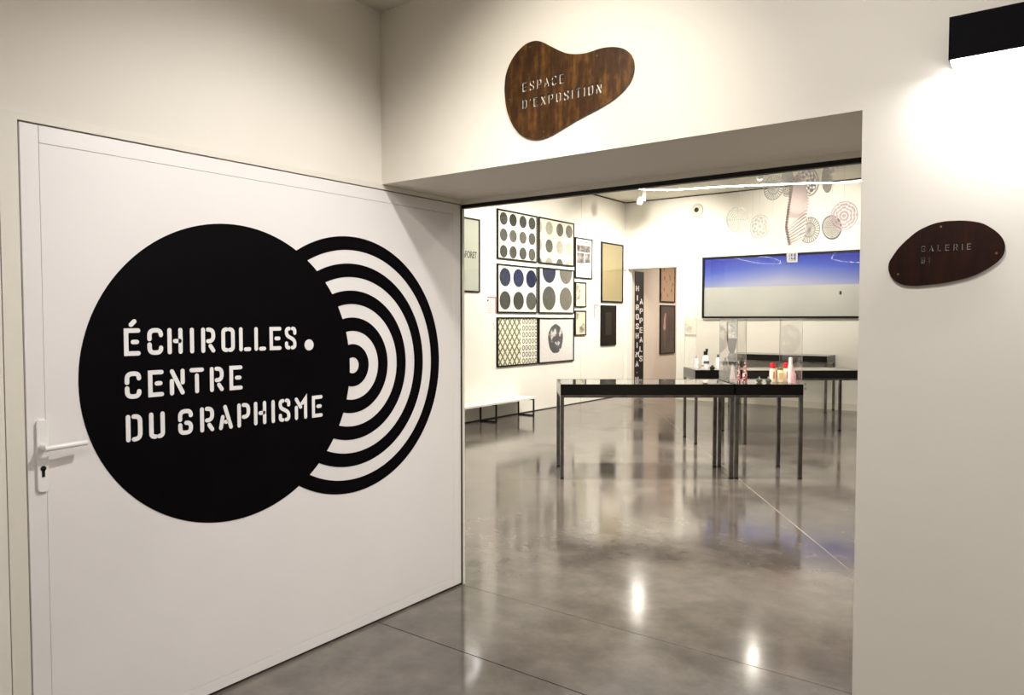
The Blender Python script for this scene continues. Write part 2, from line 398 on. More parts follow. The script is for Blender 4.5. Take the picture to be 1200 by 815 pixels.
# room beyond
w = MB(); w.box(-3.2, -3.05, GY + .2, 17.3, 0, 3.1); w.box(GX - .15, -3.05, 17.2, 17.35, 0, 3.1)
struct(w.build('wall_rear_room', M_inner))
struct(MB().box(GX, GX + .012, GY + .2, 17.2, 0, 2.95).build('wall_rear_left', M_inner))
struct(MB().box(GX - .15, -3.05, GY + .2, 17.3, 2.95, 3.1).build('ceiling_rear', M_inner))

# ------------------------------------------------------------------ the big door with the painted emblem
door = thing('door_1', 'wide white door with black circle and ring emblem', 'door', (XL, 0, 0), R(90))
struct(door)
# local x = world y, local -y = into the foyer
def door_piece(name, x0, x1, z0, z1): return MB().box(x0, x1, -.0, .045, z0, z1).build(name, M_door, door, bevel=.0012)
door_piece('stile', .979, 1.0335, .012, 2.128); door_piece('stile', 3.0745, 3.136, .012, 2.128)
door_piece('rail', 1.0345, 3.0735, 2.0715, 2.128); door_piece('rail', 1.0345, 3.0735, .012, .057)
MB().box(1.0345, 3.0735, .0004, .045, .058, 2.0705).build('panel', M_door, door, bevel=.0012)
# emblem: black disc, white lettering on it, black rings emerging from behind it
C1, R1, C2, CZ0, R2 = 1.736, .598, 2.352, 1.281, .604
y0 = -.0012
MB().prism_y(circ(C1, CZ0, R1, n=128), y0, .0002).build('emblem_disc', M_vinyl, door)
def ring_outside(ro, ri):
    """ring round (C2,CZ0) cut away where the big disc lies"""
    n = 180; m = MB()
    def inside(a, r): return math.hypot(C2 + r * math.cos(a) - C1, r * math.sin(a)) < R1 + .0001
    def edge_angle(r):
        d = C2 - C1; c = (R1 * R1 - d * d - r * r) / (2 * d * r)
        if c >= 1: return 0.0
        if c <= -1: return math.pi
        return math.acos(c)
    ao = edge_angle(ro); ai = edge_angle(ri) if ri > 0 else None
    o = [(C2 + ro * math.cos(ao * k / n * 2 - ao), CZ0 + ro * math.sin(ao * k / n * 2 - ao)) for k in range(n + 1)]
    i = [(C2 + ri * math.cos(ai * k / n * 2 - ai), CZ0 + ri * math.sin(ai * k / n * 2 - ai)) for k in range(n + 1)]
    for k in range(n):
        m.prism_y([i[k], o[k], o[k + 1], i[k + 1]], y0, .0002)
    return m
E_ = [.604, .541, .478, .415, .352, .2885, .2255, .1625, .100, .0375]
for a in range(0, 10, 2):
    ring_outside(E_[a], E_[a + 1]).build('emblem_ring', M_vinyl, door)
M_cut = plain('lettering_white', hexc('#f3f1f0'), .4, var=.01)
lt = MB(); LH = .0985
rows = [(1.3675, 'ECHIROLLES', [1.292, 1.376, 1.452, 1.541, 1.587, 1.673, 1.752, 1.823, 1.896, 1.973]),
        (1.2125, 'CENTRE', [1.292, 1.376, 1.458, 1.537, 1.621, 1.706]),
        (1.0575, 'DUGRAPHISME', [1.293, 1.377, 1.488, 1.577, 1.657, 1.739, 1.816, 1.901, 1.937, 2.020, 2.112])]
polys = []
for zb, s_, ys in rows:
    for ch, yy in zip(s_, ys): polys += glyph(ch, yy, zb, LH)
polys.append(outline([(1.318, 1.479), (1.330, 1.491)], LH * SW))      # acute accent
polys.append(circ(2.100, 1.3845, .0245, n=32))
for po in polys: lt.prism_y(po, y0 - .0008, y0 + .0002)
lt.build('emblem_lettering', M_cut, door)
# handle set
hd = MB().prism_y(rnd([(1.020, .932), (1.037, .932), (1.037, 1.170), (1.003, 1.170), (1.003, .932), (1.0199, .932)], .014)[:-1], -.011, 0).build('escutcheon', M_white, door, bevel=.0015)
lv = MB(); lv.tube([(1.018, -.008, 1.080), (1.018, -.052, 1.080)], .011, 12)
lv.tube([(1.010, -.052, 1.080), (1.04, -.054, 1.081), (1.09, -.054, 1.083), (1.140, -.050, 1.084)], .0095, 12)
lv.build('lever', M_white, door, smooth=True)
kc = MB(); kc.prism_y(circ(1.020, 1.010, .0088, n=20), -.0125, -.009); kc.box(1.0155, 1.0245, -.0125, -.009, .982, 1.008)
kc.build('key_cylinder', plain('key_cylinder', (.03, .03, .03), .35, .7), door)

# ------------------------------------------------------------------ rusted signs
ESP = [(-1.757,2.644),(-1.720,2.631),(-1.680,2.606),(-1.640,2.581),(-1.602,2.561),(-1.564,2.550),(-1.526,2.544),(-1.489,2.544),(-1.453,2.547),(-1.417,2.545),(-1.382,2.538),(-1.347,2.524),(-1.321,2.502),(-1.307,2.474),(-1.304,2.443),(-1.312,2.410),(-1.332,2.383),(-1.363,2.358),(-1.404,2.337),(-1.452,2.320),(-1.500,2.306),(-1.544,2.293),(-1.588,2.278),(-1.633,2.262),(-1.679,2.247),(-1.719,2.240),(-1.760,2.242),(-1.801,2.256),(-1.839,2.282),(-1.871,2.320),(-1.893,2.363),(-1.906,2.405),(-1.912,2.451),(-1.913,2.491),(-1.906,2.535),(-1.889,2.571),(-1.864,2.603),(-1.832,2.627),(-1.798,2.642)]
GAL = [(-0.232,1.788),(-0.203,1.783),(-0.179,1.775),(-0.159,1.761),(-0.142,1.745),(-0.130,1.727),(-0.125,1.708),(-0.127,1.687),(-0.136,1.670),(-0.150,1.656),(-0.171,1.641),(-0.194,1.628),(-0.218,1.619),(-0.242,1.613),(-0.266,1.608),(-0.291,1.604),(-0.317,1.602),(-0.342,1.600),(-0.368,1.601),(-0.388,1.606),(-0.405,1.617),(-0.417,1.632),(-0.424,1.651),(-0.423,1.673),(-0.414,1.691),(-0.400,1.713),(-0.384,1.732),(-0.364,1.751),(-0.345,1.766),(-0.323,1.777),(-0.301,1.785),(-0.276,1.789),(-0.255,1.789)]
def smooth_loop(P, n=4):
    out = []; m = len(P)
    for i in range(m):
        a, b, c, d = (Vector(P[(i + k) % m]) for k in (-1, 0, 1, 2))
        for k in range(n):
            t = k / n
            out.append(tuple(.5 * (2 * b + (c - a) * t + (2 * a - 5 * b + 4 * c - d) * t * t + (3 * b - a - 3 * c + d) * t ** 3)))
    return out
def sign(name, label, out, texts, screws, mat, gap, sc):
    cx = sum(p[0] for p in out) / len(out); cz = sum(p[1] for p in out) / len(out)
    t = thing(name, label, 'sign', (cx, YF, cz))
    sh = lambda poly: [(x - cx, z - cz) for x, z in poly]
    holes = []
    for s_, x0, x1, z, h in texts: holes += [sh(q) for q in text_fit(s_, x0, x1, z, h, .17 if h > .03 else .115)]
    pl = plate_with_cuts('plate', sh(smooth_loop(out)), holes, .004, mat, t); pl.location = (0, -gap - .002, 0)
    for x, z in screws:
        m = MB(); m.prism_y(circ(x - cx, z - cz, sc, n=14), -gap - .0065, -gap - .004)
        m.build('screw', M_screw, t)
        MB().prism_y(circ(x - cx, z - cz, sc * .9, n=12), -gap, 0).build('spacer', M_screw, t)
    return t
M_screw = plain('screw_metal', (.20, .13, .07), .4, .8)
sign('hanging_sign', 'rusted steel kidney-shaped sign reading ESPACE D\'EXPOSITION above the opening', ESP,
     [('ESPACE', -1.822, -1.614, 2.446, .0415), ("D'EXPOSITION", -1.822, -1.443, 2.376, .0415)],
     [(-1.781, 2.624), (-1.462, 2.521), (-1.883, 2.427), (-1.710, 2.266)], M_rust, .005, .0042)
sign('wall_sign', 'dark rusted oval sign reading GALERIE Ø1 on the right wall', GAL,
     [('GALERIE', -.336, -.207, 1.7015, .019), ('Ø1', -.336, -.312, 1.667, .019)],
     [(-.285, 1.774), (-.145, 1.688), (-.397, 1.637)], M_rust2, .010, .003)

# ------------------------------------------------------------------ black wall lamp
wl = thing('wall_lamp', 'black box wall lamp shining down above the oval sign', 'lamp', (.043, YF, 2.296))
LY = -.095
m = MB(); m.box(-.31, .31, LY, LY + .004, -.06, .06); m.box(-.31, .31, -.004, 0, -.06, .06); m.box(-.31, .31, LY + .004, -.004, .056, .06)
m.box(-.31, -.306, LY + .004, -.004, -.06, .056); m.box(.306, .31, LY + .004, -.004, -.06, .056)
m.build('housing', M_vinyl, wl)
MB().box(-.305, .305, LY + .005, -.005, -.066, -.056).build('diffuser', M_lampglow, wl)
area('wall_lamp_light', (.043, YF - .05, 2.224), (.043, YF - .042, 0), 3.0, .58, .07, (.97, .96, 1))

# ------------------------------------------------------------------ display tables
TAZ = R(36.435); TH = .89
M_top = plain('table_glass_top', (.05, .05, .047), .03, var=.05, spec=1)
M_top.node_tree.nodes['Principled BSDF'].inputs['IOR'].default_value = 2.3
def table(label, u0, u1, v0, v1, h, loc=None, rz=None, w=None, d=None):
    w = w or (u1 - u0); d = d or (v1 - v0)
    t = thing('display_table', label, 'table', loc or W(u0, v0), TAZ if rz is None else rz, 'black display tables')
    lw = .033
    for x in (0, w - lw):
        for y in (0, d - lw):
            lg = MB().box(x, x + lw, y, y + lw, .014, h - .125).build('leg', M_steel, t)
            MB().box(x - .001, x + lw + .001, y - .001, y + lw + .001, 0, .014).build('foot_cap', M_blackm, lg)
    m = MB()
    for y in (0, d - lw): m.box(0, w, y, y + lw, h - .125, h - .10)
    for x in (0, w - lw): m.box(x, x + lw, lw, d - lw, h - .125, h - .10)
    m.build('rail_frame', M_steel, t)
    m = MB(); th = .012
    m.box(0, w, 0, th, h - .10, h); m.box(0, w, d - th, d, h - .10, h); m.box(0, th, th, d - th, h - .10, h); m.box(w - th, w, th, d - th, h - .10, h)
    m.box(th, w - th, th, d - th, h - .10, h - .09)
    m.build('case', M_case, t)
    MB().box(th, w - th, th, d - th, h - .008, h - .001).build('glass_top', M_top, t)
    return t
table('long black display table nearest the opening, steel legs and bare glass top', .452, 2.07, 6.86, 7.46, TH)
table('square black display table under a clear cover, right of the long front table', 2.085, 2.715, 6.86, 7.46, TH)
table('square black display table carrying perfume bottles, behind the front tables', 2.18, 2.80, 8.77, 9.37, TH)
table('long black display table farther right, its pale top seen behind the cover', 2.812, 4.41, 9.28, 9.88, .85)
table('black display table against the back wall under the blue picture', 0, 0, 0, 0, .905, (-4.53, 12.40, 0), 0, 1.60, .54)

def cover(label, u0, u1, v0, v1, z0, z1):
    t = thing('display_cover', label, 'cover', W(u0, v0, z0), TAZ, 'clear acrylic covers')
    w, d, h, th = u1 - u0, v1 - v0, z1 - z0, .005
    for q in ((0, w, 0, th, 0, h), (0, w, d - th, d, 0, h), (0, th, th, d - th, 0, h), (w - th, w, th, d - th, 0, h), (th, w - th, th, d - th, h - th, h)):
        MB().box(*q).build('pane', M_plexi, t)
    m = MB(); e = .004
    for x in (0, w - e):
        for y in (-.001, d - e + .001): m.box(x, x + e, y, y + e, 0, h)
    m.box(0, w, -.002, .002, h - .004, h + .002); m.box(0, w, d - .002, d + .002, h - .004, h + .002)
    m.build('edge', M_plexe, t)
    return t
cover('clear acrylic cover over the red-capped bottles on the front table', 2.095, 2.705, 6.87, 7.45, TH + .0005, 1.503)
cover('clear acrylic cover over the perfume bottles farther back', 2.19, 2.79, 8.78, 9.36, TH + .0005, 1.503)

# ------------------------------------------------------------------ bottles
def tintglass(name, col, op): return sheer(name, col, op, .4)
Mb = dict(cream=plain('cream_bottle', hexc('#f4dfc4'), .3), red=plain('red_cap', hexc('#d8232f'), .35), white=plain('white_bottle', hexc('#f6f1f0'), .3),
          pinkw=plain('pale_pink_bottle', hexc('#efd9da'), .3), black=plain('black_cap', (.01, .01, .01), .3), gold=plain('gold_cap', hexc('#b79a52'), .3, .8),
          clear=tintglass('clear_glass', (.85, .87, .86), .28), yell=plain('yellow_label', hexc('#d8c98a'), .5), label=plain('grey_label', hexc('#5b6260'), .5, var=.5, scale=60),
          smoke=tintglass('smoky_glass', hexc('#9a9c98'), .55), green=plain('dark_green_glass', hexc('#4a544a'), .12, var=.3, scale=20),
          pinkc=tintglass('pink_clear_glass', hexc('#e8c4c8'), .55), paleclear=tintglass('pale_clear_glass', hexc('#e8dada'), .6))
def glitter():
    t = NT('pink_glitter'); v = t.n('ShaderNodeTexVoronoi'); v.inputs['Scale'].default_value = 70
    tc = t.n('ShaderNodeTexCoord'); t.l(tc.outputs['Object'], v.inputs['Vector'])
    r = t.ramp(v.outputs['Color'], [(.25, hexc('#6d2b35')), (.5, hexc('#b56a70')), (.8, hexc('#f1d9d6'))]); t.l(r.outputs[0], t.b.inputs['Base Color'])
    t.b.inputs['Roughness'].default_value = .25; return t.m
Mb['glit'] = glitter()
def bottle(label, u, v, z, parts, group=None, name='bottle'):
    t = thing(name, label, 'bottle', W(u, v, z), TAZ, group)
    for pn, prof, mat, *sq in parts:
        MB().lathe(prof, 20, 0, 0, 0, 1, sq[0] if sq else 1).build(pn, Mb[mat], t, smooth=True)
    return t
FZ = TH + .0005; G1 = 'bottles under the front cover'; G2 = 'bottles under the far cover'
def redcap(label, u, v, h=.185):
    bottle(label, u, v, FZ, [('body', [(.028, 0), (.030, .01), (.030, h * .62), (.022, h * .72)], 'cream'),
                             ('cap', [(.024, h * .72), (.025, h * .74), (.023, h), (.0, h + .002)], 'red'),
                             ('label', [(.0305, .03), (.0308, .032), (.0308, h * .48), (.0305, h * .49)], 'cream'),
                             ('stripe', [(.0125, .045), (.0125, h * .5)], 'red', .2)], G1)
def redcap2(label, u, v, h=.185):
    t = bottle(label, u, v, FZ, [('body', [(.028, 0), (.030, .01), (.030, h * .62), (.022, h * .72)], 'cream'),
                             ('cap', [(.024, h * .72), (.025, h * .74), (.023, h), (.0, h + .002)], 'red')], G1)
    MB().box(-.004, .006, -.0312, -.0296, .035, h * .55).build('stripe', Mb['red'], t)
redcap2('cream bottle with red cap, leftmost of two red-capped bottles', 2.512, 7.10)
redcap2('cream bottle with red cap half hidden beside the white bottle', 2.655, 7.14)
bottle('tall white bottle with white cap at the right of the red-capped ones', 2.695, 7.08, FZ,
       [('body', [(.026, 0), (.028, .01), (.027, .15), (.016, .19)], 'pinkw'), ('cap', [(.017, .19), (.018, .195), (.016, .245), (0, .247)], 'white')], G1) if False else None
bottle('tall white bottle with white cap right of the red-capped bottles', 2.668, 7.06, FZ,
       [('body', [(.024, 0), (.026, .01), (.026, .15), (.018, .182)], 'pinkw'), ('cap', [(.018, .182), (.019, .187), (.017, .24), (0, .242)], 'white')], G1)
t = bottle('squat cream jar with yellow label between the red-capped bottles', 2.585, 7.10, FZ,
       [('body', [(.030, 0), (.032, .008), (.032, .11), (.026, .12)], 'cream'), ('lid', [(.029, .12), (.030, .123), (.030, .138), (0, .139)], 'gold')], G1, 'jar')
MB().box(-.022, .022, -.0335, -.031, .03, .09).build('label', Mb['yell'], t); t['category'] = 'jar'
bottle('small clear pink flask at the right front corner of the cover', 2.676, 6.99, FZ,
       [('body', [(.018, 0), (.020, .01), (.020, .085), (.010, .10)], 'pinkc'), ('cap', [(.009, .10), (.009, .125), (0, .126)], 'pinkc')], G1)
cone = lambda h, r: [(r * .8, 0), (r, .012), (r * .9, h * .35), (r * .55, h * .7), (r * .3, h * .95), (0, h)]
bottle('pink glitter cone-shaped bottle, slimmer of the pair at front cover\'s left', 2.185, 7.10, FZ, [('body', cone(.165, .017), 'glit'), ('tip', [(.006, .15), (.006, .18), (0, .182)], 'glit')], G1)
bottle('pink glitter cone-shaped bottle, wider of the pair at front cover\'s left', 2.237, 7.08, FZ, [('body', cone(.175, .026), 'glit'), ('tip', [(.007, .15), (.007, .187), (0, .189)], 'glit')], G1)
bottle('pale frosted cone-shaped bottle left of the pink glitter pair', 2.130, 7.12, FZ, [('body', cone(.16, .028), 'paleclear'), ('tip', [(.006, .15), (.006, .17), (0, .172)], 'paleclear')], G1)
for lb, u, v, r in (('low dark green glass pebble flask, left one', 2.37, 7.06, .030), ('low dark green glass pebble flask, right one beside the red cap', 2.445, 7.02, .028)):
    bottle(lb, u, v, FZ, [('body', [(r * .6, 0), (r, .012), (r * .95, .028), (r * .4, .042), (.006, .046)], 'green'), ('stopper', [(.006, .046), (.007, .058), (0, .059)], 'clear')], G1)
# far cover
t = bottle('white perfume bottle with black spray cap and dark label', 2.362, 9.0, FZ,
       [('body', [(.038, 0), (.040, .01), (.040, .12), (.030, .155), (.014, .168)], 'white'), ('cap', [(.020, .168), (.024, .172), (.024, .215), (0, .216)], 'black')], G2)
MB().box(-.034, .034, -.042, -.0385, .065, .098).build('label', Mb['label'], t)
MB().box(.002, .024, -.02, .02, .21, .245).build('nozzle', Mb['black'], t)
for lb, u, v, h, c, cp in (('small white flask with pink cap at the far cover\'s left', 2.252, 9.02, .16, 'white', 'pinkc'),
                           ('tiny clear phial with dark cap left of white perfume bottle', 2.292, 8.86, .05, 'clear', 'black'),
                           ('tiny black-capped phial right of white perfume bottle', 2.412, 8.88, .05, 'black', 'black'),
                           ('white patterned flask right of the black-capped bottle', 2.52, 9.02, .175, 'white', 'label'),
                           ('clear flask with pale pink stopper near the tall printed bottle', 2.59, 8.95, .14, 'clear', 'pinkc'),
                           ('clear round decanter with gold stopper at far cover\'s right', 2.745, 9.05, .13, 'clear', 'gold')):
    k = h / .17
    bottle(lb, u, v, FZ, [('body', [(.026, 0), (.030, .01 * k), (.030, .09 * k), (.020, .125 * k), (.010, .135 * k)], c), ('cap', [(.013, .135 * k), (.014, .14 * k), (.012, h), (0, h + .001)], cp)], G2)
def printed():
    t = NT('grey_print'); n = t.noise(16, 5, .6); r = t.ramp(n.outputs['Fac'], [(.38, hexc('#6e7270')), (.5, hexc('#b4b6b1')), (.62, hexc('#e3e1da'))]); t.l(r.outputs[0], t.b.inputs['Base Color']); return t.m
t = bottle('tall tapered smoky bottle with grey print on ornate clear foot', 2.675, 8.98, FZ,
       [('foot', [(.050, 0), (.055, .01), (.030, .05), (.042, .10), (.050, .14), (.022, .19)], 'clear'),
        ('body', [(.022, .19), (.045, .25), (.062, .36), (.064, .40), (.066, .57), (.060, .575)], 'smoke', .5)], G2)
MB().box(-.056, .056, -.037, -.035, .375, .565).build('print', printed(), t)

# ------------------------------------------------------------------ bench by the left wall
bn = thing('bench', 'low white bench on black frames along the left wall', 'bench', (-6.80, 0, 0))
MB().box(.0, .335, 6.4, 9.40, .265, .292).build('seat', M_seat, bn, bevel=.002)
for yy in (6.5, 8.385, 9.33):
    m = MB(); b = .02
    m.box(.02, .02 + b, yy, yy + b, 0, .265); m.box(.31, .31 + b, yy, yy + b, 0, .265); m.box(.02 + b, .31, yy, yy + b, 0, b); m.box(.02 + b, .31, yy, yy + b, .265 - b, .265)
    m.build('leg_frame', M_blackm, bn)

# ------------------------------------------------------------------ pictures
def picture(name, label, wall, a0, a1, z0, z1, fw=.022, dp=.028, sheet=None, border=0, group=None, pane=True):
    """wall 'L': the left wall (a = world y); wall 'B': the back wall (a = world x). local: x right, -y to the viewer, z up, origin at lower left"""
    loc = {'L': (GX, a0, z0), 'R': (GX + .012, a0, z0), 'B': (a0, GY, z0)}[wall]
    t = thing(name, label, 'picture', loc, R(90) if wall in 'LR' else 0, group)
    w, h = a1 - a0, z1 - z0
    m = MB(); m.box(0, fw, -dp, 0, 0, h); m.box(w - fw, w, -dp, 0, 0, h); m.box(fw, w - fw, -dp, 0, 0, fw); m.box(fw, w - fw, -dp, 0, h - fw, h)
    m.build('frame', M_frame, t)
    MB().box(fw, w - fw, -dp * .55, -.002, fw, h - fw).build('sheet', sheet or M_paper, t)
    if pane: MB().box(fw, w - fw, -dp * .88, -dp * .80, fw, h - fw).build('glass_pane', M_pane, t)
    t['_w'] = w; return t, w, h, fw, -dp * .55
def grain(name, c, var=.35, scale=14):
    return plain(name, c, .7, var=var, scale=scale)
gp = [grain('print_grey_%d' % i, shade(c, .72), .25, 25) for i, c in enumerate(('#5a5c55', '#4e4f49', '#6d6f68', '#7c7d76', '#838174', '#3d3f3d'))]
gb = [grain('print_blue_%d' % i, shade(c, .72), .35, 18) for i, c in enumerate(('#3c4660', '#36406a', '#161e4e'))]
gk = [grain('print_tone_%d' % i, shade(c, .82), .15, 30) for i, c in enumerate(('#cdcab4', '#706d62', '#7f7b70', '#6b6a62', '#d9d5c0', '#e2dec9'))]
GP = 'framed prints in the block of six'
def dots(t, info, items, name='printed_dot'):
    _, w, h, fw, ys = info
    for fx, fz, rr, mat in items:
        po = clip_rect(circ(fx * w, (1 - fz) * h, rr * h, n=36), fw, w - fw, fw, h - fw)
        if len(po) > 2: MB().prism_y(po, ys - .001, ys + .0004).build(name, mat, t)
i = picture('framed_print', 'framed print of twelve grey dots, top left of the block of six', 'L', 8.84, 9.90, 2.405, 3.158, group=GP)
dots(i[0], i, [(fx, fz, .128, gp[[0, 5, 1, 0, 2, 3, 4, 2, 1, 0, 0, 2][r_ * 4 + c_]]) for r_, fz in enumerate((.178, .505, .835)) for c_, fx in enumerate((.155, .385, .63, .865))])
i = picture('framed_print', 'framed print of beige and grey dots, top right of the block', 'L', 9.945, 11.03, 2.405, 3.158, sheet=plain('cream_sheet', hexc('#efebdb'), .8), group=GP)
dots(i[0], i, [(fx, fz, .145, gk[[5, 0, 1, 2, 4, 3, 4, 5, 2, 0, 1, 4][r_ * 4 + c_]]) for r_, fz in enumerate((.21, .60, 1.0)) for c_, fx in enumerate((-.01, .285, .585, .855))])
i = picture('framed_print', 'framed print of three blue dots above three grey, block\'s middle left', 'L', 8.84, 9.90, 1.59, 2.335, group=GP)
dots(i[0], i, [(fx, fz, .19, ([gb[0], gb[1], gb[2], gp[0], gp[1], gp[2]])[r_ * 3 + c_]) for r_, fz in enumerate((.265, .74)) for c_, fx in enumerate((.19, .52, .845))])
i = picture('framed_print', 'framed print of four large dots, one bluish, block\'s middle right', 'L', 9.945, 11.035, 1.59, 2.345, sheet=plain('warm_sheet', hexc('#f4f1e6'), .8), group=GP)
dots(i[0], i, [(.285, .07, .262, grain('print_slate', shade('#4c5266', 0.72), .2)), (.76, .07, .262, gk[2]), (.285, .665, .262, gk[3]), (.76, .665, .262, gk[2])])
i = picture('framed_print', 'framed print of olive lattice and small rings, bottom left of block', 'L', 8.835, 9.92, .765, 1.525, group=GP)
t_, w_, h_, fw, ys = i
olive = grain('print_olive', shade('#8a8a45', 0.85), .3, 40); m = MB()
x0, x1, z0, z1 = fw, w_ * .56, fw, h_ - fw
for k in range(-9, 10):
    for sg in (1, -1):
        c = k * .122
        band = [(x0 - 1, 0), (x1 + 1, 0), (x1 + 1, .021), (x0 - 1, .021)]
        a = math.atan(1.25) * sg
        pb = [(w_ * .3 + c + x * math.cos(a) - z * math.sin(a), h_ * .5 + x * math.sin(a) + z * math.cos(a)) for x, z in [(-.9, -.013), (.9, -.013), (.9, .013), (-.9, .013)]]
        pb = clip_rect(pb, x0, x1, z0, z1)
        if len(pb) > 2: m.prism_y(pb, ys - (.0008 if sg > 0 else .0011), ys + .0003)
m.build('printed_lattice', olive, t_)
ol2 = [grain('print_olive_ring', shade('#86834d', 0.85), .3, 40), grain('print_dark_ring', hexc('#55563f'), .3, 40)]
for rr in range(7):
    for cc in range(5):
        cx, cz = w_ * (.635 + cc * .08), h_ * (.085 + rr * .138); m = MB(); n = 20
        o, q = circ(cx, cz, .036, .042, n), circ(cx, cz, .021, .027, n)
        for k in range(n): m.prism_y([q[k], o[k], o[(k + 1) % n], q[(k + 1) % n]], ys - .001, ys + .0003)
        m.build('printed_ring', ol2[1 if (rr in (1, 2) and cc < 3) else 0], t_)
i = picture('framed_print', 'framed print of one dark oval blot, bottom right of the block', 'L', 9.945, 11.035, .765, 1.52, sheet=plain('grey_white_sheet', hexc('#ebe7e6'), .8), group=GP)
def blot():
    t = NT('print_blot'); n = t.noise(5.5, 4, .6); r = t.ramp(n.outputs['Fac'], [(.50, hexc('#47484b')), (.56, hexc('#595a5d')), (.60, hexc('#d8d5d4'))]); t.l(r.outputs[0], t.b.inputs['Base Color']); t.b.inputs['Roughness'].default_value = .8; return t.m
ov = [(i[1] * .47 + .228 * math.cos(a) * (1 + .03 * math.sin(5 * a)), i[2] * .53 + .245 * math.sin(a) * (1 + .02 * math.sin(9 * a))) for a in [2 * math.pi * k / 60 for k in range(60)]]
MB().prism_y(ov, i[4] - .001, i[4] + .0003).build('printed_oval', blot(), i[0])
# smaller frames
GS_ = 'small frames right of the block'
i = picture('framed_print', 'tall framed sheet with a dark photograph strip, right of block', 'L', 11.075, 11.66, 2.215, 2.93, .02, sheet=plain('page_white', hexc('#eeebec'), .8), group=GS_)
def photo(name, a, b, c, sc):
    t = NT(name); n = t.noise(sc, 5, .6); r = t.ramp(n.outputs['Fac'], [(.4, a), (.5, b), (.62, c)]); t.l(r.outputs[0], t.b.inputs['Base Color']); return t.m
ph1 = photo('photo_dark', hexc('#1a1919'), hexc('#55504f'), hexc('#9d9696'), 7)
for q in ((.06, .52, .47, .585), (.06, .30, .27, .45), (.32, .52, .29, .45)): MB().box(q[0], q[1], i[4] - .001, i[4] + .0003, q[2], q[3]).build('printed_photo', ph1, i[0])
ptx = plain('print_text_grey', hexc('#9c989b'), .8, var=.3, scale=90)
m = MB()
for k in range(8): m.box(.07, .07 + (.36 if k % 3 else .22), i[4] - .001, i[4] + .0003, .10 + k * .026, .108 + k * .026)
for k, (a, b) in enumerate(((.07, .12), (.135, .24), (.26, .30), (.32, .43), (.45, .50))): m.box(a, b, i[4] - .001, i[4] + .0003, .635, .655)
m.build('printed_lines', ptx, i[0])
ph2 = photo('photo_pale', hexc('#7f7c6c'), hexc('#aca893'), hexc('#dedac2'), 11)
cream = plain('cream_page', hexc('#e6e1c8'), .8, var=.05)
i = picture('framed_print', 'small framed cream page, upper of the two small ones', 'L', 11.08, 11.45, 1.707, 2.15, .02, sheet=cream, group=GS_)
MB().prism_y([(.05, .12), (.17, .15), (.19, .24), (.14, .38), (.05, .39)], i[4] - .001, i[4] + .0003).build('printed_photo', ph2, i[0])
i = picture('framed_print', 'small framed cream page, lower of the two small ones', 'L', 11.075, 11.45, 1.205, 1.647, .02, sheet=cream, group=GS_)
MB().prism_y([(.16, .05), (.33, .05), (.33, .20), (.28, .22), (.24, .18), (.16, .16)], i[4] - .001, i[4] + .0003).build('printed_photo', ph2, i[0])
MB().prism_y([(.05, .28), (.13, .30), (.14, .38), (.05, .40)], i[4] - .001, i[4] + .0003).build('printed_photo', ph2, i[0])
i = picture('framed_print', 'large framed plain straw-coloured sheet near the far corner', 'L', 11.995, 12.84, 1.81, 2.928, .028, sheet=plain('straw_sheet', hexc('#b3aa86'), .75, var=.04, scale=6))
MB().box(.05, .795, i[4] - .001, i[4] + .0003, .05, 1.065).build('printed_field', plain('straw_field', hexc('#ac9f77'), .75, var=.05, scale=5), i[0])
i = picture('framed_print', 'nearly black framed picture below the straw-coloured sheet', 'L', 11.992, 12.565, 1.0, 1.755, .022, sheet=plain('dark_print', shade('#14120d', 0.45), .6, var=.6, scale=4, spec=.08))
MB().box(.17, .40, i[4] - .001, i[4] + .0003, .20, .62).build('printed_shape', plain('dark_print_brown', shade('#241a10', 0.45), .5, var=.4, scale=6), i[0])
# sheet with lettering, cut by the edge of the opening
i = picture('framed_print', 'pale green framed sheet lettered LAFORET beside the opening edge', 'L', 7.62, 8.42, 1.885, 2.945, .02, sheet=plain('pale_green_sheet', hexc('#c3c8ba'), .7, var=.04, scale=3))
cu_ = D.curves.new('lettering', 'FONT'); cu_.body = 'LAFORET'; cu_.size = .15; cu_.extrude = .0004; cu_.offset = .002; cu_.align_x = 'RIGHT'; cu_.space_character = .92
tmp = D.objects.new('tmp', cu_); COL.objects.link(tmp)
me = D.meshes.new_from_object(tmp.evaluated_get(bpy.context.evaluated_depsgraph_get())); D.objects.remove(tmp)
me.transform(Matrix.Rotation(R(90), 4, 'X') @ Matrix.Diagonal((.62, .9, 1, 1))); me.materials.clear(); me.materials.append(plain('print_ink', (.05, .05, .05), .7)); me.name = 'lettering'
o = D.objects.new('lettering', me); COL.objects.link(o); o.parent = i[0]; o.location = (.735, i[4] - .0008, .49)

